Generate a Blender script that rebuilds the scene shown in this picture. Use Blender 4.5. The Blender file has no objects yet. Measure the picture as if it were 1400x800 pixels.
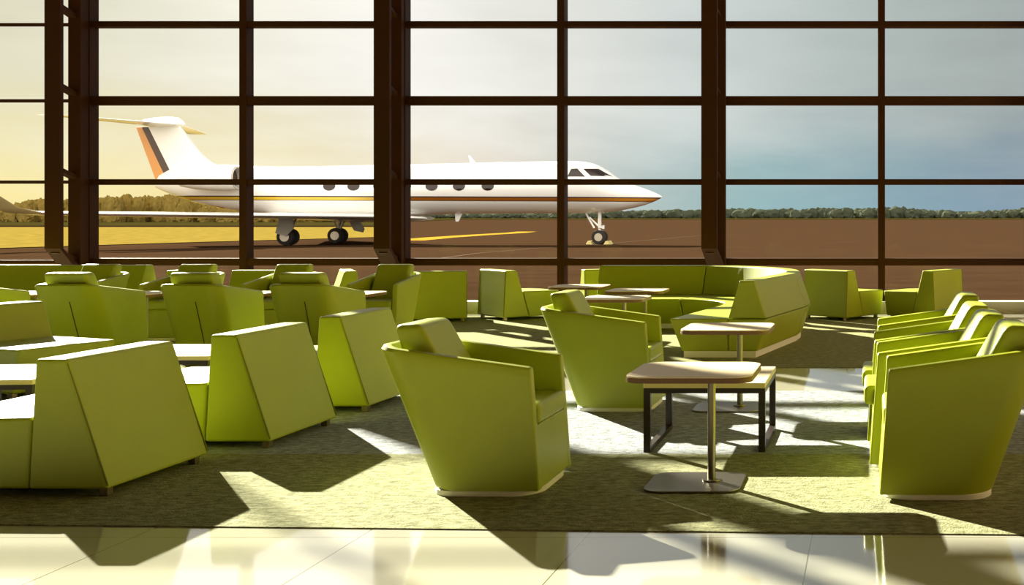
import bpy, bmesh, math, random
from mathutils import Vector, Matrix, noise
C = bpy.context.scene.collection
SC = bpy.context.scene
R = math.radians
random.seed(7)
# ------------------------------------------------------------------ camera (lens-shifted view: the wall's normal vanishes right of centre)
F, CX, CY, H = 1500.0, 1190.0, 302.0, 1.4
cd = bpy.data.cameras.new('camera'); cam = bpy.data.objects.new('camera', cd); C.objects.link(cam)
cam.location = (0, 0, H); cam.rotation_euler = (R(90), 0, 0)
cd.sensor_width = 36; cd.lens = F/1400*36
cd.shift_x = -(CX-700)/1400; cd.shift_y = -(400-CY)/1400
cd.clip_end = 6000; cd.clip_start = .05
SC.camera = cam
SC.view_settings.view_transform = 'Standard'; SC.view_settings.look = 'None'
SC.view_settings.gamma = 1; SC.view_settings.use_curve_mapping = False
SC.view_settings.exposure = 0.12

def lin(r, g, b):
    f = lambda c: c/12.92 if c <= .04045 else ((c+.055)/1.055)**2.4
    return (f(r/255), f(g/255), f(b/255), 1)

# ------------------------------------------------------------------ materials
def mat(name, col, rough=.5, metal=0, var=0, scale=20, bump=0, bscale=200, spec=.5, sheen=0, coat=0):
    m = bpy.data.materials.new(name); m.use_nodes = True
    nt = m.node_tree; b = nt.nodes['Principled BSDF']
    b.inputs['Base Color'].default_value = (*col[:3], 1)
    b.inputs['Roughness'].default_value = rough; b.inputs['Metallic'].default_value = metal
    b.inputs['Specular IOR Level'].default_value = spec
    b.inputs['Sheen Weight'].default_value = sheen
    b.inputs['Coat Weight'].default_value = coat
    tc = nt.nodes.new('ShaderNodeTexCoord')
    if var:
        n = nt.nodes.new('ShaderNodeTexNoise'); n.inputs['Scale'].default_value = scale; n.inputs['Detail'].default_value = 6
        nt.links.new(tc.outputs['Object'], n.inputs['Vector'])
        mx = nt.nodes.new('ShaderNodeMixRGB')
        mx.inputs[1].default_value = (*[c*(1-var) for c in col[:3]], 1); mx.inputs[2].default_value = (*[min(1, c*(1+var)) for c in col[:3]], 1)
        nt.links.new(n.outputs['Fac'], mx.inputs[0]); nt.links.new(mx.outputs[0], b.inputs['Base Color'])
    if bump:
        n2 = nt.nodes.new('ShaderNodeTexNoise'); n2.inputs['Scale'].default_value = bscale; n2.inputs['Detail'].default_value = 4
        nt.links.new(tc.outputs['Object'], n2.inputs['Vector'])
        bp = nt.nodes.new('ShaderNodeBump'); bp.inputs['Strength'].default_value = bump; bp.inputs['Distance'].default_value = .01
        nt.links.new(n2.outputs['Fac'], bp.inputs['Height']); nt.links.new(bp.outputs[0], b.inputs['Normal'])
    return m
M = {}
M['green'] = mat('green_leather', (.345, .39, .010), .43, var=.06, scale=6, bump=.10, bscale=260, spec=.45)
M['seam'] = mat('seam_thread', (.05, .045, .008), .8)
M['seam_green'] = mat('stitched_seam', (.16, .18, .01), .7)
M['white_base'] = mat('white_plinth', (.88, .86, .76), .5)
M['cream'] = mat('cream_laminate', (.74, .61, .37), .5, var=.03, scale=8)
M['wood'] = mat('plywood_edge', (.17, .078, .022), .5, var=.3, scale=60)
M['steel'] = mat('brushed_steel', (.24, .21, .16), .33, metal=1, var=.08, scale=120)
M['black'] = mat('black_metal', (.022, .012, .008), .35, var=.1)
M['frame'] = mat('brown_window_metal', (.045, .014, .002), .5, var=.08, scale=9, spec=.12)
M['leg'] = mat('satin_leg_metal', (.30, .24, .15), .38, metal=1)
M['curb'] = mat('pale_curb_stone', (.60, .60, .45), .6, var=.06, scale=6)
M['ceiling'] = mat('dark_ceiling', (.10, .075, .05), .9)
M['wallp'] = mat('wall_plaster', (.38, .28, .15), .9, var=.05)
M['plane_white'] = mat('aircraft_white', (.86, .85, .82), .25, coat=.4)
M['plane_dark'] = mat('aircraft_glass', (.02, .008, .005), .12)
M['plane_orange'] = mat('aircraft_orange', (.62, .26, .03), .35, coat=.3)
M['plane_brown'] = mat('aircraft_brown', (.07, .035, .015), .4)
M['plane_grey'] = mat('aircraft_grey', (.42, .38, .30), .4)
M['winglet'] = mat('winglet_olive', (.26, .20, .08), .4)
M['tyre'] = mat('tyre_rubber', (.02, .014, .01), .8)
M['hub'] = mat('wheel_hub', (.62, .55, .42), .35, metal=.5)
M['chock'] = mat('chock_yellow', (.70, .58, .22), .6)
M['tree'] = mat('hazed_far_foliage', (.055, .063, .042), .95, var=.25, scale=.12, spec=0)  # distance haze is mixed into this grey-green foliage colour
M['tree_warm'] = mat('hazed_bush_foliage', (.20, .14, .035), .95, var=.35, scale=.5, spec=0)  # warm backlit haze is mixed into the bush colour
M['grass'] = mat('dry_grass', (.16, .115, .022), .95, var=.75, scale=.9, spec=0)
M['paint_white'] = mat('worn_white_paint', (.09, .06, .04), .8, var=.4, scale=2, spec=0)
M['paint_yellow'] = mat('worn_yellow_paint', (.30, .17, .02), .8, var=.3, scale=2, spec=0)

def carpet_mat(name, c1, c2):
    m = bpy.data.materials.new(name); m.use_nodes = True; nt = m.node_tree; L = nt.links
    b = nt.nodes['Principled BSDF']; b.inputs['Roughness'].default_value = 1; b.inputs['Specular IOR Level'].default_value = .1
    tc = nt.nodes.new('ShaderNodeTexCoord')
    mp = nt.nodes.new('ShaderNodeMapping'); mp.inputs['Scale'].default_value = (1, 2.2, 1); L.new(tc.outputs['Object'], mp.inputs[0])
    n = nt.nodes.new('ShaderNodeTexNoise'); n.inputs['Scale'].default_value = 14; n.inputs['Detail'].default_value = 9; n.inputs['Roughness'].default_value = .72
    L.new(mp.outputs[0], n.inputs['Vector'])
    r = nt.nodes.new('ShaderNodeValToRGB'); r.color_ramp.elements[0].position = .36; r.color_ramp.elements[1].position = .64
    r.color_ramp.elements[0].color = (*c1, 1); r.color_ramp.elements[1].color = (*c2, 1)
    L.new(n.outputs['Fac'], r.inputs[0]); L.new(r.outputs[0], b.inputs['Base Color'])
    n2 = nt.nodes.new('ShaderNodeTexNoise'); n2.inputs['Scale'].default_value = 90; n2.inputs['Detail'].default_value = 5
    L.new(tc.outputs['Object'], n2.inputs['Vector'])
    bp = nt.nodes.new('ShaderNodeBump'); bp.inputs['Strength'].default_value = .7; bp.inputs['Distance'].default_value = .012
    L.new(n2.outputs['Fac'], bp.inputs['Height']); L.new(bp.outputs[0], b.inputs['Normal'])
    return m
M['carpet_green'] = carpet_mat('moss_carpet', (.14, .14, .062), (.38, .39, .22))
M['carpet_grey'] = carpet_mat('grey_carpet', (.15, .16, .16), (.43, .46, .48))
M['carpet_far'] = carpet_mat('sage_carpet', (.18, .18, .07), (.37, .37, .17))

def tile_mat():
    m = bpy.data.materials.new('polished_cream_tile'); m.use_nodes = True; nt = m.node_tree; L = nt.links
    b = nt.nodes['Principled BSDF']; b.inputs['Roughness'].default_value = .07; b.inputs['Specular IOR Level'].default_value = 1.0; b.inputs['Coat Weight'].default_value = .6; b.inputs['Coat Roughness'].default_value = .05
    tc = nt.nodes.new('ShaderNodeTexCoord')
    mp = nt.nodes.new('ShaderNodeMapping'); mp.inputs['Location'].default_value = (.26, .15, 0); L.new(tc.outputs['Object'], mp.inputs[0])
    br = nt.nodes.new('ShaderNodeTexBrick'); br.offset = 0; br.inputs['Scale'].default_value = 1
    br.inputs['Brick Width'].default_value = 1.0; br.inputs['Row Height'].default_value = 1.0
    br.inputs['Mortar Size'].default_value = .0028; br.inputs['Mortar Smooth'].default_value = .2
    br.inputs['Color1'].default_value = (.50, .49, .385, 1); br.inputs['Color2'].default_value = (.49, .48, .375, 1); br.inputs['Mortar'].default_value = (.16, .14, .07, 1)
    L.new(mp.outputs[0], br.inputs['Vector']); L.new(br.outputs['Color'], b.inputs['Base Color'])
    return m
M['tile'] = tile_mat()

def glass_mat():
    m = bpy.data.materials.new('window_glass'); m.use_nodes = True; nt = m.node_tree; L = nt.links
    for n in list(nt.nodes): nt.nodes.remove(n)
    o = nt.nodes.new('ShaderNodeOutputMaterial'); t = nt.nodes.new('ShaderNodeBsdfTransparent'); g = nt.nodes.new('ShaderNodeBsdfGlossy')
    g.inputs['Roughness'].default_value = .01; t.inputs[0].default_value = (.985, .985, .97, 1)
    lw = nt.nodes.new('ShaderNodeLayerWeight'); lw.inputs[0].default_value = .5
    pw = nt.nodes.new('ShaderNodeMath'); pw.operation = 'POWER'; pw.inputs[1].default_value = 5; L.new(lw.outputs['Facing'], pw.inputs[0])
    fr = nt.nodes.new('ShaderNodeMath'); fr.operation = 'MULTIPLY_ADD'; fr.inputs[1].default_value = .5; fr.inputs[2].default_value = .003; L.new(pw.outputs[0], fr.inputs[0])
    mx = nt.nodes.new('ShaderNodeMixShader'); L.new(fr.outputs[0], mx.inputs[0]); L.new(t.outputs[0], mx.inputs[1]); L.new(g.outputs[0], mx.inputs[2]); L.new(mx.outputs[0], o.inputs[0])
    return m
M['glass'] = glass_mat()

def asphalt_mat():
    m = bpy.data.materials.new('apron_asphalt'); m.use_nodes = True; nt = m.node_tree; L = nt.links
    b = nt.nodes['Principled BSDF']; b.inputs['Roughness'].default_value = 1; b.inputs['Specular IOR Level'].default_value = 0
    tc = nt.nodes.new('ShaderNodeTexCoord')
    mp = nt.nodes.new('ShaderNodeMapping'); mp.inputs['Scale'].default_value = (.35, 1.6, 1); L.new(tc.outputs['Object'], mp.inputs[0])
    n = nt.nodes.new('ShaderNodeTexNoise'); n.inputs['Scale'].default_value = .6; n.inputs['Detail'].default_value = 11; n.inputs['Roughness'].default_value = .68
    L.new(mp.outputs[0], n.inputs['Vector'])
    r = nt.nodes.new('ShaderNodeValToRGB'); e = r.color_ramp.elements
    e[0].position = .30; e[0].color = (.031, .0165, .0085, 1); e[1].position = .72; e[1].color = (.048, .026, .0135, 1)
    x = e.new(.80); x.color = (.10, .058, .032, 1)
    L.new(n.outputs['Fac'], r.inputs[0]); L.new(r.outputs[0], b.inputs['Base Color'])
    return m
M['asphalt'] = asphalt_mat()

def fuselage_mat():
    """white paint with the gold cheat line, a thin dark line over it and the orange tail belly, all fixed to the aircraft"""
    m = bpy.data.materials.new('striped_fuselage_paint'); m.use_nodes = True; nt = m.node_tree; L = nt.links
    b = nt.nodes['Principled BSDF']; b.inputs['Roughness'].default_value = .25; b.inputs['Coat Weight'].default_value = .4
    tc = nt.nodes.new('ShaderNodeTexCoord'); s = nt.nodes.new('ShaderNodeSeparateXYZ'); L.new(tc.outputs['Object'], s.inputs[0])
    def mth(op, a, c=None, d=None):
        n = nt.nodes.new('ShaderNodeMath'); n.operation = op
        for i, v in enumerate((a, c, d)):
            if v is None: continue
            if isinstance(v, (int, float)): n.inputs[i].default_value = v
            else: L.new(v, n.inputs[i])
        return n.outputs[0]
    x, z = s.outputs['X'], s.outputs['Z']
    # line centre height rises gently to the tail
    zc = mth('ADD', STRIPE_Z, mth('MULTIPLY', x, -.0035))
    dz = mth('SUBTRACT', z, zc)
    gold = mth('MULTIPLY', mth('GREATER_THAN', dz, -.105), mth('LESS_THAN', dz, .075))
    dark = mth('MULTIPLY', mth('GREATER_THAN', dz, .075), mth('LESS_THAN', dz, .15))
    ln = mth('LESS_THAN', mth('ABSOLUTE', mth('ADD', dz, .125)), .02)
    ramp = nt.nodes.new('ShaderNodeValToRGB'); e = ramp.color_ramp.elements
    e[0].position = 0; e[0].color = (.50, .30, .03, 1); e[1].position = 1; e[1].color = (.62, .24, .02, 1)
    q = e.new(.40); q.color = (.78, .55, .04, 1); q = e.new(.52); q.color = (.28, .09, .01, 1); q = e.new(.8); q.color = (.30, .10, .012, 1)
    mr = nt.nodes.new('ShaderNodeMapRange'); mr.inputs[1].default_value = -17; mr.inputs[2].default_value = 17; L.new(x, mr.inputs[0]); L.new(mr.outputs[0], ramp.inputs[0])
    def mix(f, a, c):
        n = nt.nodes.new('ShaderNodeMixRGB'); L.new(f, n.inputs[0])
        for i, v in ((1, a), (2, c)):
            if isinstance(v, tuple): n.inputs[i].default_value = v
            else: L.new(v, n.inputs[i])
        return n.outputs[0]
    c = mix(gold, (.86, .85, .82, 1), ramp.outputs[0])
    c = mix(mth('MAXIMUM', dark, ln), c, (.06, .035, .03, 1))
    # orange tail belly: behind x=-10, under a line that rises to the tail tip
    belly = mth('MULTIPLY', mth('LESS_THAN', x, -11.5), mth('LESS_THAN', z, mth('ADD', 2.95, mth('MULTIPLY', mth('ADD', x, 16), -.13))))
    c = mix(belly, c, (.45, .18, .02, 1))
    L.new(c, b.inputs['Base Color'])
    return m

# ------------------------------------------------------------------ helpers
def tag(o, label=None, cat=None, group=None, kind=None):
    if label: o['label'] = label
    if cat: o['category'] = cat
    if group: o['group'] = group
    if kind: o['kind'] = kind
    return o
def empty(name, loc=(0, 0, 0), rz=0):
    o = bpy.data.objects.new(name, None); C.objects.link(o); o.location = loc; o.rotation_euler = (0, 0, rz); o.empty_display_size = .1
    return o
def obj(name, bm, m, parent=None, smooth=True, loc=None):
    me = bpy.data.meshes.new(name)
    bmesh.ops.recalc_face_normals(bm, faces=bm.faces[:])
    bm.to_mesh(me); bm.free()
    if smooth:
        for p in me.polygons: p.use_smooth = True
        me.set_sharp_from_angle(angle=R(38))
    me.materials.append(m)
    o = bpy.data.objects.new(name, me); C.objects.link(o)
    if smooth:
        w = o.modifiers.new('weighted', 'WEIGHTED_NORMAL'); w.keep_sharp = True; w.weight = 90
    if parent: o.parent = parent
    if loc: o.location = loc
    return o
def copy_tree(o, parent=None):
    c = o.copy(); C.objects.link(c)
    if parent: c.parent = parent
    for ch in list(o.children): copy_tree(ch, c)
    return c
def bevel_sharp(bm, w, seg=3, ang=25):
    es = [e for e in bm.edges if len(e.link_faces) == 2 and e.calc_face_angle(0) > R(ang)]
    if es: bmesh.ops.bevel(bm, geom=es, offset=w, segments=seg, affect='EDGES', profile=.6, clamp_overlap=True)
def add_box(bm, x0, x1, y0, y1, z0, z1, mtx=None):
    v = [bm.verts.new((x, y, z)) for x in (x0, x1) for y in (y0, y1) for z in (z0, z1)]
    for f in ((0, 1, 3, 2), (4, 6, 7, 5), (0, 4, 5, 1), (2, 3, 7, 6), (0, 2, 6, 4), (1, 5, 7, 3)): bm.faces.new([v[i] for i in f])
    if mtx: bmesh.ops.transform(bm, matrix=mtx, verts=v)
    return v
def box(x0, x1, y0, y1, z0, z1, bev=0, seg=3):
    bm = bmesh.new(); add_box(bm, x0, x1, y0, y1, z0, z1)
    bmesh.ops.recalc_face_normals(bm, faces=bm.faces[:])
    if bev: bevel_sharp(bm, bev, seg)
    return bm
def prism_y(pts, y0, y1, bev=0, seg=3):
    """profile (x,z) extruded along y"""
    bm = bmesh.new()
    a = [bm.verts.new((x, y0, z)) for x, z in pts]; b = [bm.verts.new((x, y1, z)) for x, z in pts]; n = len(pts)
    bm.faces.new(a); bm.faces.new(b[::-1])
    for i in range(n): bm.faces.new((a[i], b[i], b[(i+1) % n], a[(i+1) % n]))
    bmesh.ops.recalc_face_normals(bm, faces=bm.faces[:])
    if bev: bevel_sharp(bm, bev, seg)
    return bm
def prism_z(pts, z0, z1, bev=0, seg=3):
    bm = bmesh.new()
    a = [bm.verts.new((x, y, z0)) for x, y in pts]; b = [bm.verts.new((x, y, z1)) for x, y in pts]; n = len(pts)
    bm.faces.new(a[::-1]); bm.faces.new(b)
    for i in range(n): bm.faces.new((a[i], a[(i+1) % n], b[(i+1) % n], b[i]))
    bmesh.ops.recalc_face_normals(bm, faces=bm.faces[:])
    if bev: bevel_sharp(bm, bev, seg, 50)
    return bm
def rrect(hx, hy, r, n=8, cx=0, cy=0):
    P = []
    for sx, sy, a0 in ((1, 1, 0), (-1, 1, 90), (-1, -1, 180), (1, -1, 270)):
        for k in range(n+1):
            a = R(a0+90*k/n); P.append((cx+sx*(hx-r)+r*math.cos(a), cy+sy*(hy-r)+r*math.sin(a)))
    return P
def loft(rings, closed=True, caps=True, bm=None):
    bm = bm or bmesh.new()
    V = [[bm.verts.new(p) for p in r] for r in rings]; n = len(V[0])
    for a, b in zip(V, V[1:]):
        for i in range(n if closed else n-1):
            j = (i+1) % n
            try: bm.faces.new((a[i], a[j], b[j], b[i]))
            except ValueError: pass
    if caps and closed:
        bm.faces.new(V[0][::-1]); bm.faces.new(V[-1])
    return bm
def tube(bm, p0, p1, r0, r1=None, n=12):
    p0, p1 = Vector(p0), Vector(p1); r1 = r0 if r1 is None else r1
    d = (p1-p0).normalized(); u = d.orthogonal().normalized(); w = d.cross(u)
    rings = [[p+r*(math.cos(2*math.pi*k/n)*u+math.sin(2*math.pi*k/n)*w) for k in range(n)] for p, r in ((p0, r0), (p1, r1))]
    loft(rings, bm=bm); return bm
def beam(bm, p0, p1, wx, wd):
    """rectangular beam p0->p1, wx = size along world X, wd = the other"""
    p0, p1 = Vector(p0), Vector(p1); d = (p1-p0).normalized(); x = Vector((1, 0, 0)); o = d.cross(x).normalized()
    loft([[p+x*sx*wx/2+o*so*wd/2 for sx, so in ((-1, -1), (1, -1), (1, 1), (-1, 1))] for p in (p0, p1)], bm=bm)

# ------------------------------------------------------------------ ARMCHAIR (faces +X at rotation 0)
def shell_bm(w=.30, zf=.655, zb=.765, th=.058, z0=.03):
    xf = lambda t: .29-.045*t
    xb = lambda t: -.295-.255*t
    rr = lambda t: .20-.07*t
    def path(t, off):
        r = max(.02, rr(t)-off); a, b, hw = xf(t), xb(t)+off, w-off
        P = [(a+(b+r-a)*k/10, -hw) for k in range(10)]
        P += [(b+r-r*math.sin(R(90*k/10)), -hw+r-r*math.cos(R(90*k/10))) for k in range(11)]
        P += [(b, -hw+r+(2*hw-2*r)*k/6) for k in range(1, 6)]
        P += [(b+r-r*math.cos(R(90*k/10)), hw-r+r*math.sin(R(90*k/10))) for k in range(11)]
        P += [(a+(b+r-a)*k/10, hw) for k in range(9, -1, -1)]
        return P
    def rim(x): return zf+(zb-zf)*(.245-x)/.795
    lv = [0, .08, .2, .4, .6, .8, .93, 1]
    outer = [path(t, 0) for t in lv]; inner = [path(t, th) for t in lv]
    mid = [path(1, .010), path(1, th/2), path(1, th-.010)]
    n = len(outer[0]); cols = []
    for i in range(n):
        col = []
        for t, P in zip(lv, outer):
            x, y = P[i]; zr = rim(outer[-1][i][0])-.020; col.append((x, y, z0+t*(zr-z0)))
        for P, dz in zip(mid, (-.005, 0, -.005)):
            x, y = P[i]; col.append((x, y, rim(outer[-1][i][0])+dz))
        for t, P in reversed(list(zip(lv, inner))):
            x, y = P[i]; zr = rim(outer[-1][i][0])-.020; col.append((x, y, z0+t*(zr-z0)))
        cols.append(col)
    bm = loft(cols, closed=True, caps=True)
    bmesh.ops.recalc_face_normals(bm, faces=bm.faces[:])
    ends = set()
    for f in bm.faces:
        if len(f.verts) > 4:
            for e in f.edges: ends.add(e)
    bmesh.ops.bevel(bm, geom=list(ends), offset=.012, segments=3, affect='EDGES', profile=.6, clamp_overlap=True)
    return bm
def armchair(name='armchair', seam=False, protrude=0.0):
    t = empty(name)
    obj('shell', shell_bm(), M['green'], t)
    # front panel under the seat, between the arms
    obj('front_panel', prism_y([(.20, .032), (.2875, .032), (.266, .355), (.20, .355)], -.296, .296, .014), M['green'], t)
    s = bmesh.new(); add_box(s, -.33, .272+protrude, -.236, .236, .352, .462); bmesh.ops.recalc_face_normals(s, faces=s.faces[:]); bevel_sharp(s, .034, 5)
    obj('seat_cushion', s, M['green'], t)
    b = bmesh.new(); L = .43
    add_box(b, 0, .135, -.205, .205, 0, L); bmesh.ops.recalc_face_normals(b, faces=b.faces[:]); bevel_sharp(b, .040, 5)
    for v in b.verts: v.co = Vector((v.co.x*(1+2.0*(L-v.co.z))-.36-.30*v.co.z, v.co.y*(1.06-.14*v.co.z), v.co.z*(1+.12*v.co.x)+.43))
    obj('back_cushion', b, M['green'], t)
    P = rrect(.284, .294, .15); obj('plinth', prism_z(P, 0, .030, .003, 1), M['white_base'], t)
    if seam:
        q = bmesh.new(); loft([[(-.319, -.064, .10), (-.324, -.064, .10), (-.324, -.056, .10), (-.319, -.056, .10)], [(-.494, -.064, .60), (-.501, -.064, .60), (-.501, -.056, .60), (-.494, -.056, .60)]], bm=q)
        obj('seam', q, M['seam'], t)
    return t
CH = 'chairs' 
ac = armchair()
ac.location = (-1.96, 5.83, .006)
tag(ac, 'green tub armchair at front centre, on the carpet before the tile walkway', 'armchair', 'green tub armchairs')
def place(src, loc, rz, label, group='green tub armchairs', sc=(1, 1, 1)):
    c = copy_tree(src); c.location = loc; c.rotation_euler = (0, 0, R(rz)); c.scale = sc
    c['label'] = label; c['group'] = group
    return c
place(ac, (-1.885, 8.29, .006), 0, 'green tub armchair behind the front armchair, left of the black-framed coffee table')
place(ac, (.335, 5.76, .006), 180, 'green tub armchair at the right edge, nearest of the row facing left')
wide = armchair(protrude=.05)
wide.location = (.285, 6.44, .006); wide.rotation_euler = (0, 0, R(180))
tag(wide, 'green tub armchair with protruding seat cushion, directly behind the nearest right-edge armchair', 'armchair', 'green tub armchairs')
place(wide, (.27, 7.08, .006), 180, 'green tub armchair third from the front in the right-hand row facing left')
place(ac, (.30, 8.05, .006), 180, 'green tub armchair farthest back in the right-hand row facing left')
sm = armchair(seam=True)
sm.location = (-7.69, 10.95, .006); sm.rotation_euler = (0, 0, R(90)); sm.scale = (1, 1, 1.04)
tag(sm, 'dark olive tub armchair seen from behind, above the nearest wedge seat at left', 'armchair', 'green tub armchairs')
place(sm, (-8.87, 10.95, .006), 90, 'olive tub armchair seen from behind, cut by the left edge of the photo', sc=(1, 1, 1.04))
place(sm, (-6.49, 10.95, .006), 90, 'olive tub armchair seen from behind, middle of the three with back seams', sc=(1, 1, 1.04))
place(sm, (-5.45, 10.95, .006), 90, 'olive tub armchair seen from behind, rightmost of the three with back seams', sc=(1, 1, 1.04))
for x, lb in ((-5.82, 'green tub armchair facing the camera, right end of the far row, its seat showing'),
              (-7.06, 'green tub armchair facing the camera, second from the right in the far row'),
              (-8.24, 'green tub armchair facing the camera, second from the left in the far row'),
              (-9.42, 'green tub armchair facing the camera, left end of the far row')):
    place(ac, (x, 13.05, .006), -90, lb)

# ------------------------------------------------------------------ WEDGE SEAT (faces -X at rotation 0: outer back face towards +X; origin at the back bottom edge's middle)
def wedge_seat(w=.84, depth=1.0, lean=False):
    t = empty('wedge_seat'); h = w/2
    back = [(0, .045), (-.385, .045), (-.20, .70), (-.03, .70)] if lean else [(0, .045), (-.40, .045), (-.365, .70), (-.205, .70)]
    seat = [(-.388, .045), (-depth+.05, .045), (-depth, .395), (-.293, .405)] if lean else [(-.403, .045), (-depth+.05, .045), (-depth, .395), (-.386, .405)]
    obj('backrest', prism_y(back, -h, h, .020, 4), M['green'], t)
    obj('seat', prism_y(seat, -h+.004, h-.004, .022, 4), M['green'], t)
    (xb_, _), (xt_, _) = back[0], back[-1]
    for y in (-h+.006, h-.006):
        q = bmesh.new(); tube(q, (xb_-.003, y, .062), (xt_-.002, y, .678), .0042, n=6)
        obj('seam', q, M['seam_green'], t)
    for x, y in ((-.05, h-.06), (-.05, -h+.06), (-depth+.12, h-.06), (-depth+.12, -h+.06)):
        obj('leg', box(x-.022, x+.022, y-.022, y+.022, 0, .047, .004, 2), M['leg'], t)
    return t
WG = 'green wedge-backed seats'
ws = wedge_seat(); ws.location = (-3.83, 5.93, .006); ws.rotation_euler = (0, 0, R(0))
tag(ws, 'large green wedge-backed seat at lower left, nearest the tile walkway', 'lounge seat', WG)
place(ws, (-3.66, 7.11, .006), 0, 'green wedge-backed seat just behind the lower-left one, in the middle of the row of three', WG)
place(ws, (-3.64, 8.38, .006), 0, 'green wedge-backed seat partly hidden behind the front armchair\'s headrest', WG)
wl_ = wedge_seat(.80, .86, True); wl_.location = (-7.50, 9.18, .006); wl_.rotation_euler = (0, 0, R(163)); wl_.scale = (1.25, 1, 1)
tag(wl_, 'green wedge-backed seat at the left edge with its flat seat turned towards the lower-left seats', 'lounge seat', WG)
place(wl_, (-5.96, 15.06, .006), -70, 'dark green wedge-backed seat seen square from behind, near the glass, left of centre', WG)
place(wl_, (-5.37, 15.50, .006), -135, 'green wedge-backed seat set askew near the glass, low seat towards the corner sofa', WG)
place(wl_, (-3.70, 15.76, .006), -60, 'green wedge-backed seat tucked behind the left end of the corner sofa', WG)
place(wl_, (-.65, 15.46, .006), -128, 'green wedge-backed seat right of the corner sofa, dark back to the camera', WG)
place(wl_, (1.12, 15.54, .006), -35, 'green wedge-backed seat under the right-hand panes, lighter back turned right', WG)
place(ws, (-7.62, 15.35, .006), -150, 'small far wedge-backed seat seen end-on between far armchairs by the glass', WG)
place(ws, (-8.55, 15.20, .006), -90, 'far wedge-backed seat peeping over a far armchair\'s arm by the glass', WG)
place(wl_, (-9.88, 15.75, .006), 180, 'far wedge-backed seat just beyond the right end of the long bench sofa', WG)

# ------------------------------------------------------------------ SOFAS by stations: (front point O, back outer point B); s runs 0..1 across the depth
SEATP = [(.13, .065), (0, .395), (.60, .400), (.60, .065)]
BACKP = [(.605, .398), (.72, .785), (.875, .785), (1.0, .398)]
LOWP = [(.607, .065), (.607, .392), (1.0, .392), (.905, .065)]
def station(O, B, P): return [(O[0]+(B[0]-O[0])*s, O[1]+(B[1]-O[1])*s, z) for s, z in P]
def sofa_piece(name, st, P, parent, gap=.006, bev=.018):
    rings = [station(O, B, P) for O, B in st]
    bm = loft(rings); bmesh.ops.recalc_face_normals(bm, faces=bm.faces[:])
    es = [e for e in bm.edges if len(e.link_faces) == 2 and e.calc_face_angle(0) > R(28)]
    bmesh.ops.bevel(bm, geom=es, offset=bev, segments=3, affect='EDGES', profile=.6, clamp_overlap=True)
    return obj(name, bm, M['green'], parent)
def bez(a, b, c, t): return tuple((1-t)**2*a[i]+2*t*(1-t)*b[i]+t*t*c[i] for i in range(2))
def lerp2(a, b, t): return tuple(a[i]+(b[i]-a[i])*t for i in range(2))
sofa = empty('corner_sofa', (0, 0, .006))
tag(sofa, 'big green corner sofa with trapezoid end and white plinth, beside the glass wall', 'sofa')
O1, B1 = (-2.05, 11.17), (-1.06, 11.17)
O2, B2 = (-1.79, 12.86), (-.75, 12.72)
O3, B3 = (-2.44, 14.02), (-2.16, 15.30)
O4, B4 = (-3.72, 14.00), (-3.68, 15.30)
Bm = (-.52, 14.55); Om = (-1.62, 13.80)
corner = [(bez(O2, Om, O3, t), bez(B2, Bm, B3, t)) for t in [i/9 for i in range(10)]]
def shrink(st, g=.004):
    (a, b), (c, d) = st[0], st[1]
    k = g/max(.01, math.dist(a, c)); s0 = (lerp2(a, c, k), lerp2(b, d, k))
    (a, b), (c, d) = st[-1], st[-2]
    k = g/max(.01, math.dist(a, c)); s1 = (lerp2(a, c, k), lerp2(b, d, k))
    return [s0]+st[1:-1]+[s1]
for st in ([(O1, B1), (O2, B2)], corner, [(O3, B3), (O4, B4)]):
    st = shrink(st)
    sofa_piece('seat', st, SEATP, sofa); sofa_piece('backrest', st, BACKP, sofa); sofa_piece('back_base', st, LOWP, sofa)
pl = [(lerp2(O, B, .15), lerp2(O, B, .89)) for O, B in [(O1, B1)]+corner+[(O4, B4)]]
pl[0] = ((pl[0][0][0], pl[0][0][1]+.012), (pl[0][1][0], pl[0][1][1]+.012))
obj('plinth', loft([[(a[0], a[1], 0), (b[0], b[1], 0), (b[0], b[1], .066), (a[0], a[1], .066)] for a, b in pl]), M['white_base'], sofa)
bench = empty('bench_sofa', (0, 0, .006))
tag(bench, 'long green bench sofa with its back to the camera, far left along the glass wall', 'sofa')
st = [((-13.6, 15.95), (-13.6, 14.95)), ((-9.95, 15.95), (-9.95, 14.95))]
sofa_piece('seat', st, SEATP, bench); sofa_piece('backrest', st, BACKP, bench); sofa_piece('back_base', st, LOWP, bench)
obj('plinth', box(-13.5, -10.05, 15.1, 15.8, 0, .066), M['white_base'], bench)

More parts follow.
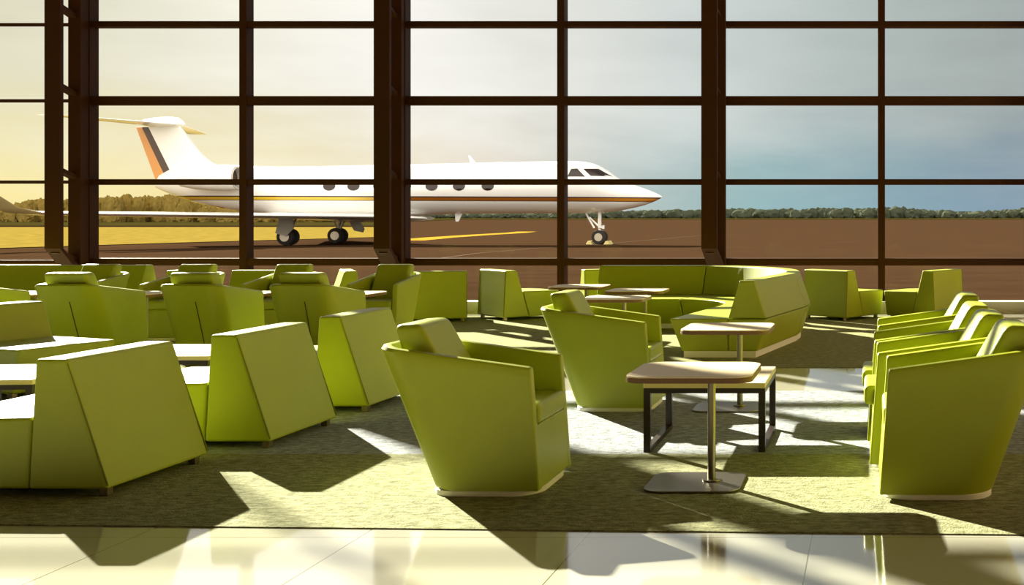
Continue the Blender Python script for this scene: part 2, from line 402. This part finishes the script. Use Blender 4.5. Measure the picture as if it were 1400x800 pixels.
# ------------------------------------------------------------------ TABLES
def pole_table():
    t = empty('pole_table')
    o = rrect(.325, .30, .10)
    obj('tabletop', prism_z(rrect(.322, .297, .098), .600, .608, .002, 2), M['cream'], t)
    obj('edge_band', prism_z(o, .574, .6005, .003, 2), M['wood'], t)
    p = bmesh.new(); tube(p, (.08, .02, .012), (.08, .02, .576), .0215, n=24); obj('pole', p, M['steel'], t)
    obj('collar', prism_z(rrect(.05, .05, .049, cx=.08, cy=.02), .012, .022, .003, 2), M['steel'], t)
    obj('base_plate', prism_z(rrect(.25, .215, .09, n=5), 0, .013, .004, 2), M['steel'], t)
    return t
TG = 'steel-pole side tables'
pt = pole_table(); pt.location = (-.925, 5.82, .006)
tag(pt, 'steel-pole side table with cream top in front of the black-framed coffee table', 'table', TG)
for x, y, lb in ((-1.055, 8.18, 'steel-pole side table just behind the black-framed coffee table, before the sofa end'),
                 (-3.52, 13.3, 'steel-pole side table farthest back by the left end of the corner sofa'),
                 (-2.66, 12.55, 'small steel-pole side table nearest the curve of the corner sofa seat'),
                 (-2.62, 11.3, 'steel-pole side table nearest the camera of the three at the corner sofa'),
                 (-5.71, 12.0, 'steel-pole side table in front of the right end of the far armchair row'),
                 (-6.88, 12.0, 'steel-pole side table between the second and third seamed armchairs'),
                 (-8.02, 12.0, 'steel-pole side table with post showing between the first two seamed armchairs'),
                 (-9.20, 12.0, 'steel-pole side table farthest left, its post beside the first seamed armchair')):
    place(pt, (x, y, .006), 0, lb, TG)
def coffee_table():
    t = empty('coffee_table'); a, b = .366, .375
    obj('tabletop', box(-a, a, -b, b, .385, .418, .004, 2), M['cream'], t)
    for sx in (-1, 1):
        x0, x1 = (sx*a-.04*(sx > 0), sx*a+.04*(sx < 0)); f = bmesh.new()
        add_box(f, x0, x1, -b, -b+.036, 0, .355); add_box(f, x0, x1, b-.036, b, 0, .355); add_box(f, x0, x1, -b+.036, b-.036, 0, .03)
        obj('leg_frame', f, M['black'], t, smooth=False)
    g = bmesh.new()
    add_box(g, -a, a, -b, -b+.036, .355, .385); add_box(g, -a, a, b-.036, b, .355, .385); add_box(g, -a, -a+.04, -b+.036, b-.036, .355, .385); add_box(g, a-.04, a, -b+.036, b-.036, .355, .385)
    obj('apron', g, M['black'], t, smooth=False)
    return t
ct = coffee_table(); ct.location = (-1.0, 6.98, .006)
tag(ct, 'low cream coffee table on black square-tube frame between the armchairs', 'coffee table', 'low coffee tables')
place(ct, (-5.55, 7.10, .006), 4, 'low coffee table at the left edge behind the lower-left wedge seat', 'low coffee tables', (1, 1, 1))
place(ct, (-5.15, 8.30, .006), 0, 'low coffee table glimpsed in the gap between two wedge seats', 'low coffee tables', (1, 1, 1))

# ------------------------------------------------------------------ ROOM
GY = 16.9                                   # glass plane
fl = bmesh.new(); add_box(fl, -34, 9, -12, GY+.2, -.3, 0)
tag(obj('floor', fl, M['tile'], smooth=False), 'polished cream tile floor', None, None, 'structure')
def carpet(name, pts, m, label):
    tag(obj(name, prism_z(pts, .0005, .006), m, smooth=False), label, 'carpet', 'inlaid carpets')
carpet('carpet', [(-16, 5.46), (3.2, 4.79), (3.2, 6.56), (-16, 6.56)], M['carpet_green'], 'moss green carpet strip along the front tile walkway')
carpet('carpet', [(-16, 6.56), (3.2, 6.56), (3.2, 9.0), (-3.4, 9.0), (-16, 9.0)], M['carpet_grey'], 'blue-grey carpet strip under the coffee table')
carpet('carpet', [(-16, 9.0), (-3.4, 9.0), (-3.4, 10.45), (1.32, 10.45), (1.32, 16.0), (-16, 16.0)], M['carpet_far'], 'sage green carpet under the corner sofa by the glass wall')
TOP = 14.2
wb = bmesh.new(); add_box(wb, -34, 9, -12.3, -12, -.3, TOP); tag(obj('wall_back', wb, M['wallp'], smooth=False), 'plain rear wall', None, None, 'structure')
cl = bmesh.new(); add_box(cl, -34, 9, -12.3, GY+.2, TOP, TOP+.3); tag(obj('ceiling', cl, M['ceiling'], smooth=False), 'dark high ceiling', None, None, 'structure')
wl = bmesh.new(); add_box(wl, -34.3, -34, -12, GY+.2, -.3, TOP+.3); tag(obj('wall_left', wl, M['wallp'], smooth=False), 'plain side wall', None, None, 'structure')
wr = bmesh.new(); add_box(wr, 9, 9.3, -12, GY+.2, -.3, TOP+.3); tag(obj('wall_right', wr, M['wallp'], smooth=False), 'plain side wall', None, None, 'structure')
tr = bmesh.new(); add_box(tr, -34, 9, GY-.24, GY+.1, 0, .17); tag(obj('trim_1', tr, M['curb'], smooth=False), 'pale stone curb under the glass wall', None, None, 'structure')
S = GY/F
XM = [-(CX-p)*S for p in (124, 337, 553, 769, 986, 1205, 1420)]
stp = XM[1]-XM[0]
xs = [XM[0]-stp*k for k in range(9, 0, -1)]+XM+[XM[-1]+2.43, XM[-1]+4.86]
zt = [H-(p-CY)*S for p in (358, 249, 138, 34)]                 # transom heights
zt += [zt[-1]+1.22*k for k in range(1, 8)]
zh = [.11, .085, .13, .085]+[.11, .085, .13, .085, .11, .085, .13]
for i in range(len(xs)-1):
    a, b = xs[i], xs[i+1]; f = bmesh.new()
    hw = .055 if a > -13 else .025  # unseen bays at left are slimmed to lessen the shadows they cast
    dp = .10 if a > -13 else .03
    add_box(f, a-hw, a+hw, GY-dp, GY+dp, .17, TOP)
    for z, hh in zip(zt, zh):
        if a < -13: hh = .05
        add_box(f, a+hw, b-(.055 if b > -13 else .025), GY-dp+.01, GY+dp-.02, z-hh/2, z+hh/2)
    if i == len(xs)-2: add_box(f, b-.06, b+.06, GY-.1, GY+.1, .17, TOP)
    w = tag(obj('window_%d' % (i+1), f, M['frame'], smooth=False), 'tall glazed bay with dark brown mullions', None, None, 'structure')
    lo = .17
    for z, hh in list(zip(zt, zh))+[(TOP, 0)]:
        p = bmesh.new(); add_box(p, a+.06, b-.06, GY-.006, GY+.006, lo, z-hh/2); obj('pane', p, M['glass'], w, smooth=False); lo = z+hh/2
# truss columns at every second mullion, none left of view to avoid their shadows
k = 2
for i, x in enumerate(xs):
    if (i-9) % 2 or x < -13: continue
    dx = -.07 if abs(x-XM[4]) < .1 else 0
    f = bmesh.new(); y1, y2 = GY-.76, GY-.34; zb = H-(340-CY)*y1/F
    x1 = x+dx
    add_box(f, x1-.115, x1+.115, y1-.035, y1+.035, zb, TOP-.01)
    # foot: chord bends back towards the glass and meets the inner post
    loft([[(x1-.115, y1-.035, zb), (x1+.115, y1-.035, zb), (x1+.115, y1+.035, zb), (x1-.115, y1+.035, zb)],
          [(x-.115, y2-.07, .62), (x+.115, y2-.07, .62), (x+.115, y2, .68), (x-.115, y2, .68)]], bm=f)
    add_box(f, x-.07, x+.115, y2-.04, y2+.04, .005, TOP-.01)
    add_box(f, x-.045, x+.045, y2+.04, GY-.105, .175, TOP-.01)
    for z in zt:
        beam(f, (x1, y1+.02, z+.18), (x, y2-.02, z+.06), .12, .055)
    tag(obj('trim_%d' % k, f, M['frame'], smooth=False), 'dark brown steel truss post standing inside the glass wall', None, None, 'structure'); k += 1

# ------------------------------------------------------------------ OUTSIDE
GZ = -.10
def gz(y): return GZ+(0 if y < 150 else 2.9*min(1.6, (y-150)/550))
g = bmesh.new(); ys = [GY+.2, 40, 60, 90, 150, 250, 400, 700, 1030]; X = [-1500, -300, -150, -60, 0, 60, 150, 400, 1200]
loft([[(x, y, gz(y)) for x in X] for y in ys], closed=False, bm=g)
tag(obj('ground', g, M['asphalt']), 'brown asphalt airport apron', None, None, 'structure')
AP = lambda px, py, z=GZ: ((px-CX)*(F*(H-z)/(py-CY))/F, F*(H-z)/(py-CY))
def patch(name, pts, dz, m, label, cat, kind=None):
    bm = bmesh.new(); bm.faces.new([bm.verts.new((x, y, gz(y)+dz)) for x, y in pts])
    bmesh.ops.triangulate(bm, faces=bm.faces[:])
    for _ in range(3): bmesh.ops.subdivide_edges(bm, edges=[e for e in bm.edges if e.calc_length() > 40], cuts=3)
    for v in bm.verts: v.co.z = gz(v.co.y)+dz
    return tag(obj(name, bm, m, smooth=False), label, cat, None, kind)
grass_y = 95
patch('grass_verge', [(-1400, 52), (-47, 55), (-46.5, 75), (-44.5, 100), (-62, 140), (-92, 205), (-1400, 205)], .04, M['grass'], 'strip of dry golden grass beyond the aircraft', 'grass', 'structure')
patch('grass_field', [(-1400, 222), (-99, 222), (-150, 350), (-220, 600), (-1400, 600)], .12, mat('dull_field', (.030, .024, .006), .95, var=.4, scale=.1, spec=0), 'darker grass field by the trees', 'grass', 'structure')
patch('grass_edge', [(-600, 560), (900, 560), (900, 690), (-600, 690)], .3, mat('far_grass', (.07, .055, .01), .95, var=.3, scale=.05, spec=0), 'thin yellow-green grass line before the far trees', 'grass', 'structure')
def line(name, pxs, w, m, label):
    P = [Vector((*AP(px, py), GZ+.012)) for px, py in pxs]; bm = bmesh.new(); L = []
    for i, p in enumerate(P):
        d = (P[min(i+1, len(P)-1)]-P[max(i-1, 0)]).normalized(); n = Vector((-d.y, d.x, 0))*w/2; L.append((p-n, p+n))
    V = [(bm.verts.new(a), bm.verts.new(b)) for a, b in L]
    for (a, b), (c, d) in zip(V, V[1:]): bm.faces.new((a, b, d, c))
    tag(obj(name, bm, m, smooth=False), label, 'marking', None, 'structure')
line('painted_line', [(585, 356), (650, 347), (730, 340), (800, 336), (870, 330), (960, 322), (1040, 319)], .22, M['paint_white'], 'worn white line crossing the apron under the nose')
line('painted_line', [(556, 329), (600, 325), (660, 321), (705, 318.5), (728, 316), (732, 314.5), (722, 313), (690, 312.5), (640, 313), (580, 315)], 2.6, M['paint_yellow'], 'yellow curved taxi line behind the aircraft')

def blob(bm, c, rx, ry, rz, seed, sub=2):
    r = bmesh.ops.create_icosphere(bm, subdivisions=sub, radius=1)
    o = Vector((seed*3.1, seed*1.7, 0))
    for v in r['verts']:
        n = v.co.copy(); d = 1+.22*noise.noise(n*1.6+o)+.16*noise.noise(n*5+o)+.12*noise.noise(n*11+o)
        v.co = Vector((c[0]+n.x*rx*d, c[1]+n.y*ry*d, c[2]+n.z*rz*d))
def treeline(name, pxs, Y, m, label, wpx, sub=2, rnd=.35):
    bm = bmesh.new()
    x = pxs[0][0]; i = 0
    while x < pxs[-1][0]:
        for (xa, ya), (xb, yb) in zip(pxs, pxs[1:]):
            if xa <= x <= xb: top = ya+(yb-ya)*(x-xa)/(xb-xa)
        y = Y*(1+random.uniform(-.02, .05)); zt_ = H-(top-CY)*y/F; base = gz(y)
        hgt = (zt_-base)*(1+random.uniform(-rnd, rnd*.45))
        w = wpx*y/F*random.uniform(.7, 1.3)
        blob(bm, ((x-CX)*y/F, y, base+hgt*.42), w, w*.8, hgt*.60, random.random()*90, sub)
        x += wpx*random.uniform(.28, .55); i += 1
    return tag(obj(name, bm, m), label, 'trees', None, 'stuff')
treeline('far_treeline', [(540, 291), (740, 291), (880, 288), (960, 286), (1100, 286), (1230, 284), (1320, 290), (1410, 285), (1520, 286)], 640, M['tree'], 'low hazy treeline along the horizon', 9, 3, .18)
treeline('near_bushes', [(-60, 276), (0, 284), (60, 272), (120, 276), (165, 268), (200, 271), (240, 269), (262, 272), (285, 282), (330, 288), (545, 291)], 340, M['tree_warm'], 'larger bushes tinted with warm haze behind the aircraft tail', 10, 4, .10)

# ------------------------------------------------------------------ AIRCRAFT (built about its own origin: nose +X, camera sees the -Y side)
PD = 70.0; s_ = PD/F; ox = (560-CX)*s_
AX = lambda px: (px-CX)*s_-ox
AZ = lambda py: H-(py-CY)*s_-GZ
STRIPE_Z = AZ(272.2)
air = empty('business_jet', (ox, PD, GZ)); tag(air, 'white business jet with gold stripe parked outside the glass wall', 'airplane')
M['fuselage'] = fuselage_mat()
prof = [(905, 268.6, 270), (902, 266.5, 272), (895, 263.2, 275.5), (882, 258, 280.5), (866, 252.5, 284.5), (852, 247, 287.3), (842, 241.2, 288.8), (832, 233.8, 290), (822, 228, 290.6), (812, 224, 291), (800, 221.3, 291.4), (780, 220.2, 291.8), (700, 221.5, 292), (620, 223.5, 292.5), (585, 224.2, 294.5), (560, 224.8, 296.5), (500, 226, 297.5), (430, 227.5, 297), (380, 228, 295), (345, 227, 290.5), (310, 225, 286), (270, 225.5, 277.5), (240, 229, 268), (222, 238, 260.5), (214, 249, 257), (212, 254, 256)]
Rw = AZ(222)-AZ(292)
rings = []
for px, t, b in prof:
    zt_, zb = AZ(t), AZ(b); zc, hz = (zt_+zb)/2, (zt_-zb)/2; hy = min(Rw*.5, hz*1.02)
    rings.append([(AX(px), hy*math.sin(2*math.pi*k/40), zc+hz*math.cos(2*math.pi*k/40)) for k in range(40)])
fus = obj('fuselage', loft(rings), M['fuselage'], air)
def radius_at(px, z):
    for (a, t, b), (c, t2, b2) in zip(prof, prof[1:]):
        if c <= px <= a:
            f = (a-px)/(a-c); zt_, zb = AZ(t+(t2-t)*f), AZ(b+(b2-b)*f); zc, hz = (zt_+zb)/2, (zt_-zb)/2; hy = min(Rw*.5, hz*1.02)
            q = max(0, 1-((z-zc)/hz)**2); return hy*math.sqrt(q)
    return 0
def on_skin(name, pts, m, parent, out=.012, depth=.05):
    """a patch of n points (px,py) lying on the near and far flank"""
    for sg in (-1, 1):
        bm = bmesh.new(); cx = sum(p[0] for p in pts)/len(pts); cy = sum(p[1] for p in pts)/len(pts)
        mk = lambda px, py, o: bm.verts.new((AX(px), sg*(radius_at(px, AZ(py))+o), AZ(py)))
        N = len(pts); rings_ = []
        for f in (1, .66, .33): rings_.append([mk(cx+(px-cx)*f, cy+(py-cy)*f, out) for px, py in pts])
        c = mk(cx, cy, out); base = [mk(px, py, -depth) for px, py in pts]
        for A, B in zip(rings_, rings_[1:]):
            for i in range(N): bm.faces.new((A[i], A[(i+1) % N], B[(i+1) % N], B[i]))
        for i in range(N):
            bm.faces.new((rings_[-1][i], rings_[-1][(i+1) % N], c)); bm.faces.new((base[i], base[(i+1) % N], rings_[0][(i+1) % N], rings_[0][i]))
        obj(name, bm, m, parent)
for px in (467, 499.5, 534, 568.5, 604, 640.5, 679):
    on_skin('cabin_window', [(px+8.2*math.cos(a*math.pi/10), 255.5+6.2*math.sin(a*math.pi/10)) for a in range(20)], M['plane_dark'], air)
def dense(P, n=4):
    Q = []
    for a, b in zip(P, P[1:]+P[:1]): Q += [(a[0]+(b[0]-a[0])*k/n, a[1]+(b[1]-a[1])*k/n) for k in range(n)]
    return Q
on_skin('cockpit_window', dense([(785, 242.5), (788, 232), (796, 231.5), (808, 242.5)]), M['plane_dark'], air, .02)
on_skin('cockpit_window', dense([(804, 231.8), (822, 231.5), (840, 241.8), (815, 241.5)]), M['plane_dark'], air, .02)
def wing(name, st, m, n=14):
    """stations: (leading xyz, trailing xyz, thickness, up-direction)"""
    rings = []
    for le, te, th, up in st:
        le, te, up = Vector(le), Vector(te), Vector(up).normalized(); r = []
        for k in range(2*n):
            a = math.pi*k/n; c = (1-math.cos(a))/2; h = math.sin(a)*(1-.55*c)*th
            r.append(le+(te-le)*c+up*h)
        rings.append(r)
    return obj(name, loft(rings), m, air)
U = (0, 0, 1)
wz = AZ(295)-.05
for sg in (-1, 1):
    le_r, te_r = (AX(590), 0, wz-.05), (AX(360), 0, wz-.02)
    tipY = sg*15.4; xt = AX(475)-10.1
    wing('wing', [((AX(590), sg*.6, wz-.12), (AX(372), sg*.6, wz-.05), .30, U), ((AX(545), sg*1.8, wz-.02), (AX(386), sg*1.8, wz), .27, U),
                  ((xt+2.2, tipY*.93, wz+.10), (xt+.2, tipY*.93, wz+.12), .15, U), ((xt+1.9, tipY*.975, wz+.14), (xt+.1, tipY*.975, wz+.16), .12, (0, -sg*.3, 1))], M['plane_white'])
    wing('winglet', [((xt+1.9, tipY*.975, wz+.14), (xt+.1, tipY*.975, wz+.16), .12, (0, -sg*.4, 1)), ((xt+1.0, tipY*.995, wz+.40), (xt-.35, tipY*.995, wz+.40), .06, (0, -sg*1, .4)),
                     ((xt-.55, tipY*1.03, wz+1.60), (xt-1.0, tipY*1.03, wz+1.66), .03, (0, -1*sg, .2))], M['winglet'])
# tail fin, rudder, tailplane
def slab(name, pts, th, m, bev=.05):
    bm = bmesh.new(); a = [bm.verts.new((AX(p[0]), -th(p)/2, AZ(p[1]))) for p in pts]; b = [bm.verts.new((AX(p[0]), th(p)/2, AZ(p[1]))) for p in pts]; n = len(pts)
    bm.faces.new(a); bm.faces.new(b[::-1])
    for i in range(n): bm.faces.new((a[i], b[i], b[(i+1) % n], a[(i+1) % n]))
    bmesh.ops.recalc_face_normals(bm, faces=bm.faces[:])
    if bev: bevel_sharp(bm, bev, 2, 40)
    return obj(name, bm, m, air)
thf = lambda p: .34-.0016*(236-p[1])*1.0 if p[1] < 236 else .36
slab('tail_fin', [(204, 174), (244, 168), (252, 180), (262, 194), (275, 210), (288, 221), (305, 230), (300, 240), (238, 240), (233, 231)], thf, M['plane_white'])
slab('rudder', [(187, 174), (198, 174), (230, 241), (214, 245)], lambda p: thf(p)*.72, M['plane_orange'], .02)
slab('rudder_stripe', [(195, 174), (205.5, 174), (236, 237), (227, 240)], lambda p: thf(p)*.86, M['plane_brown'], .02)
rings = []
for px, t, b in ((190, 167, 168), (200, 163, 172), (215, 160.5, 173.5), (232, 159.5, 174), (244, 161, 174), (251, 166, 172), (253, 169, 170.5)):
    zc, hz = (AZ(t)+AZ(b))/2, (AZ(t)-AZ(b))/2; rings.append([(AX(px), .30*min(1, hz/.25)*math.sin(2*math.pi*k/16), zc+hz*math.cos(2*math.pi*k/16)) for k in range(16)])
obj('fin_bullet', loft(rings), M['plane_white'], air)
for sg in (-1, 1):
    wing('tailplane', [((AX(248), 0, AZ(170.5)), (AX(192), 0, AZ(170.5)), .13, U), ((AX(205)-.6, sg*7.0, AZ(171.5)), (AX(205)-1.9, sg*7.0, AZ(171.5)), .035, U)], M['plane_white'])
# engines on the rear flanks
for sg in (-1, 1):
    y0 = sg*(Rw*.5+.55); e = bmesh.new(); rings = []
    for px, r in ((352, .60), (353.5, .68), (351, .74), (340, .80), (318, .80), (295, .70), (278, .56), (278, .46), (288, .40)):
        rings.append([(AX(px), y0+r*math.cos(2*math.pi*k/32), AZ(245)+r*math.sin(2*math.pi*k/32)) for k in range(32)])
    en = obj('engine', loft(rings, caps=False, bm=e), M['plane_white'], air)
    f = bmesh.new(); tube(f, (AX(344), y0, AZ(245)), (AX(290), y0, AZ(245)), .61, .40, 28); obj('fan', f, M['plane_brown'], en)
    rg = bmesh.new(); rings = []
    for a in range(13):
        t = 2*math.pi*a/12; rings.append([(AX(352)+.06*math.sin(t), y0+(.66+.06*math.cos(t))*math.cos(2*math.pi*k/32), AZ(245)+(.66+.06*math.cos(t))*math.sin(2*math.pi*k/32)) for k in range(32)])
    obj('intake_lip', loft(rings, caps=False, bm=rg), M['plane_grey'], en)
    wing('engine_pylon', [((AX(335), sg*(Rw*.5-.3), AZ(244)), (AX(285), sg*(Rw*.5-.5), AZ(244)), .10, U), ((AX(335), y0, AZ(244)), (AX(285), y0, AZ(244)), .10, U)], M['plane_white'])
    q = bmesh.new(); tube(q, (AX(333), sg*.8, AZ(276)), (AX(306), sg*.75, AZ(272.5)), .19, .13, 14); obj('exhaust_duct', q, M['plane_brown'], air)
slab('antenna', [(640, 212.5), (643, 213), (651, 223.5), (644, 224)], lambda p: .05, M['plane_white'], 0)
slab('antenna', [(622, 291), (633, 291), (627, 303), (623, 303)], lambda p: .05, M['plane_white'], 0)
def wheel(x, y, z, r, w, parent):
    bm = bmesh.new(); rings = []
    for dy, q in ((-w/2, .62*r), (-w/2, .86*r), (-w*.36, .97*r), (0, r), (w*.36, .97*r), (w/2, .86*r), (w/2, .62*r)):
        rings.append([(x+q*math.cos(2*math.pi*k/28), y+dy, z+q*math.sin(2*math.pi*k/28)) for k in range(28)])
    o = obj('wheel', loft(rings, bm=bm), M['tyre'], parent)
    h = bmesh.new(); rings = []
    for dy, q in ((-w*.53, .55*r), (-w*.45, .44*r), (-w*.40, .22*r), (-w*.55, .18*r), (-w*.55, .01)):
        rings.append([(x+q*math.cos(2*math.pi*k/20), y+dy, z+q*math.sin(2*math.pi*k/20)) for k in range(20)])
    obj('hub', loft(rings, bm=h), M['hub'], o)
# nose gear
nx = AX(820); ng = bmesh.new()
tube(ng, (nx, 0, .45), (nx, 0, AZ(302)), .075); tube(ng, (nx, 0, AZ(309)), (nx, 0, AZ(290)), .11); tube(ng, (nx-.35, 0, AZ(312)), (AX(800), 0, AZ(290)), .06)
tube(ng, (nx-.1, 0, AZ(309)), (AX(806), 0, AZ(297)), .05); tube(ng, (nx, -.30, .45), (nx, .30, .45), .06); tube(ng, (nx-.05, -.22, AZ(311)), (nx+.3, -.12, AZ(311)), .09); tube(ng, (nx+.28, -.2, AZ(313)), (nx+.28, -.2, AZ(308)), .08)
ngo = obj('nose_gear', ng, M['plane_white'], air)
for dy in (-.27, .27): wheel(nx+.0, dy, .46, .46, .24, ngo)
# main gear
for sg, px in ((-1, 394), (1, 462)):
    y = sg*2.7; d = PD+y; X = (px-CX)*d/F-ox
    q = bmesh.new(); tube(q, (X, y, .55), (X+.15, y+.05*sg, wz), .10); tube(q, (X, y-.32, .50), (X, y+.32, .50), .08); tube(q, (X+.5, y, wz-.1), (X+.05, y, .75), .07); tube(q, (X-.35, y, wz-.1), (X, y, .9), .05)
    mg = obj('main_gear', q, M['plane_grey'], air)
    for dy in (-.30, .30): wheel(X, y+dy, .52, .52, .30, mg)
    dr = bmesh.new()
    yo = y+sg*.55
    P = [(X-.25, wz-.05), (X+.55, wz-.05), (X+.62, 1.05), (X+.15, .55), (X-.5, .75)] if sg < 0 else [(X+.35, wz-.05), (X+1.05, wz-.05), (X+1.5, .95), (X+1.4, .72), (X+.8, .85)]
    a = [dr.verts.new((x, yo, z)) for x, z in P]; b = [dr.verts.new((x, yo+.06, z)) for x, z in P]
    dr.faces.new(a); dr.faces.new(b[::-1])
    for i in range(5): dr.faces.new((a[i], b[i], b[(i+1) % 5], a[(i+1) % 5]))
    obj('gear_door', dr, M['plane_grey'], mg)
# wheel chocks
def chock(x, lb):
    o = obj('wheel_chock', prism_y([(-.19, 0), (.19, 0), (.08, .22), (-.08, .22)], -.5, .5, .02, 2), M['chock'], None, loc=(ox+x, PD-.05, GZ))
    tag(o, lb, 'wheel chock', 'nose wheel chocks')
chock(nx-.56, 'pale yellow wheel chock behind the jet\'s nose wheel'); chock(nx+.56, 'pale yellow wheel chock ahead of the jet\'s nose wheel')

# ------------------------------------------------------------------ LIGHT
sd = bpy.data.lights.new('sun', 'SUN'); sd.energy = 24; sd.angle = R(.6); sd.color = (1, .95, .80)
so = bpy.data.objects.new('sun', sd); C.objects.link(so)
so.rotation_euler = Vector((.704, -.711, -.466)).to_track_quat('-Z', 'Y').to_euler()
w = bpy.data.worlds.new('world'); SC.world = w; w.use_nodes = True; nt = w.node_tree; L = nt.links
bg = nt.nodes['Background']; tc = nt.nodes.new('ShaderNodeTexCoord'); sp = nt.nodes.new('ShaderNodeSeparateXYZ'); L.new(tc.outputs['Generated'], sp.inputs[0])
def mth(op, *a, clamp=False):
    n = nt.nodes.new('ShaderNodeMath'); n.operation = op; n.use_clamp = clamp
    for i, v in enumerate(a):
        if isinstance(v, (int, float)): n.inputs[i].default_value = v
        else: L.new(v, n.inputs[i])
    return n.outputs[0]
x, y, z = sp.outputs
hl = mth('SQRT', mth('MAXIMUM', mth('ADD', mth('MULTIPLY', x, x), mth('MULTIPLY', y, y)), 1e-6)); u = mth('DIVIDE', x, hl)
def mr(v, a, b, c=0, d=1, smooth=False):
    n = nt.nodes.new('ShaderNodeMapRange'); n.inputs[1].default_value = a; n.inputs[2].default_value = b; n.inputs[3].default_value = c; n.inputs[4].default_value = d
    if smooth: n.interpolation_type = 'SMOOTHSTEP'
    L.new(v, n.inputs[0]); return n.outputs[0]
uu = mr(u, -.8, .3)
def ramp(v, stops):
    n = nt.nodes.new('ShaderNodeValToRGB'); e = n.color_ramp.elements
    while len(e) < len(stops): e.new(.5)
    for q, (p, c) in zip(e, stops): q.position = (p+.8)/1.1; q.color = lin(*c)
    L.new(v, n.inputs[0]); return n.outputs[0]
low = ramp(uu, [(-.78, (255, 240, 160)), (-.63, (250, 234, 165)), (-.55, (245, 228, 165)), (-.45, (240, 227, 185)), (-.33, (224, 210, 190)), (-.22, (182, 196, 195)), (-.10, (150, 184, 190)), (.12, (128, 153, 174))])
high = ramp(uu, [(-.78, (230, 224, 195)), (-.63, (224, 220, 195)), (-.5, (240, 237, 224)), (-.40, (246, 244, 240)), (-.30, (228, 227, 222)), (-.17, (204, 211, 211)), (-.02, (180, 190, 190)), (.12, (162, 171, 171))])
mp = nt.nodes.new('ShaderNodeMapping'); mp.inputs['Scale'].default_value = (1, 1, 4.5); L.new(tc.outputs['Generated'], mp.inputs[0])
nz = nt.nodes.new('ShaderNodeTexNoise'); nz.inputs['Scale'].default_value = 5.5; nz.inputs['Detail'].default_value = 7; nz.inputs['Roughness'].default_value = .55; L.new(mp.outputs[0], nz.inputs['Vector'])
zz = mth('ADD', z, mth('MULTIPLY', mth('SUBTRACT', nz.outputs['Fac'], .5), .10))
m1 = nt.nodes.new('ShaderNodeMixRGB'); L.new(mr(zz, 0, .12, smooth=True), m1.inputs[0]); L.new(low, m1.inputs[1]); L.new(high, m1.inputs[2])
cloud = mr(nz.outputs['Fac'], .3, .7, .93, 1.05)
m2 = nt.nodes.new('ShaderNodeMixRGB'); m2.blend_type = 'MULTIPLY'; m2.inputs[0].default_value = 1; L.new(m1.outputs[0], m2.inputs[1])
cc = nt.nodes.new('ShaderNodeCombineXYZ'); [L.new(cloud, cc.inputs[i]) for i in range(3)]; L.new(cc.outputs[0], m2.inputs[2])
m3 = nt.nodes.new('ShaderNodeMixRGB'); L.new(mr(y, .15, -.45, smooth=True), m3.inputs[0]); L.new(m2.outputs[0], m3.inputs[1]); m3.inputs[2].default_value = (2.5, 2.35, 2.1, 1)  # sky behind the camera brightened, added fill for the jet's near side
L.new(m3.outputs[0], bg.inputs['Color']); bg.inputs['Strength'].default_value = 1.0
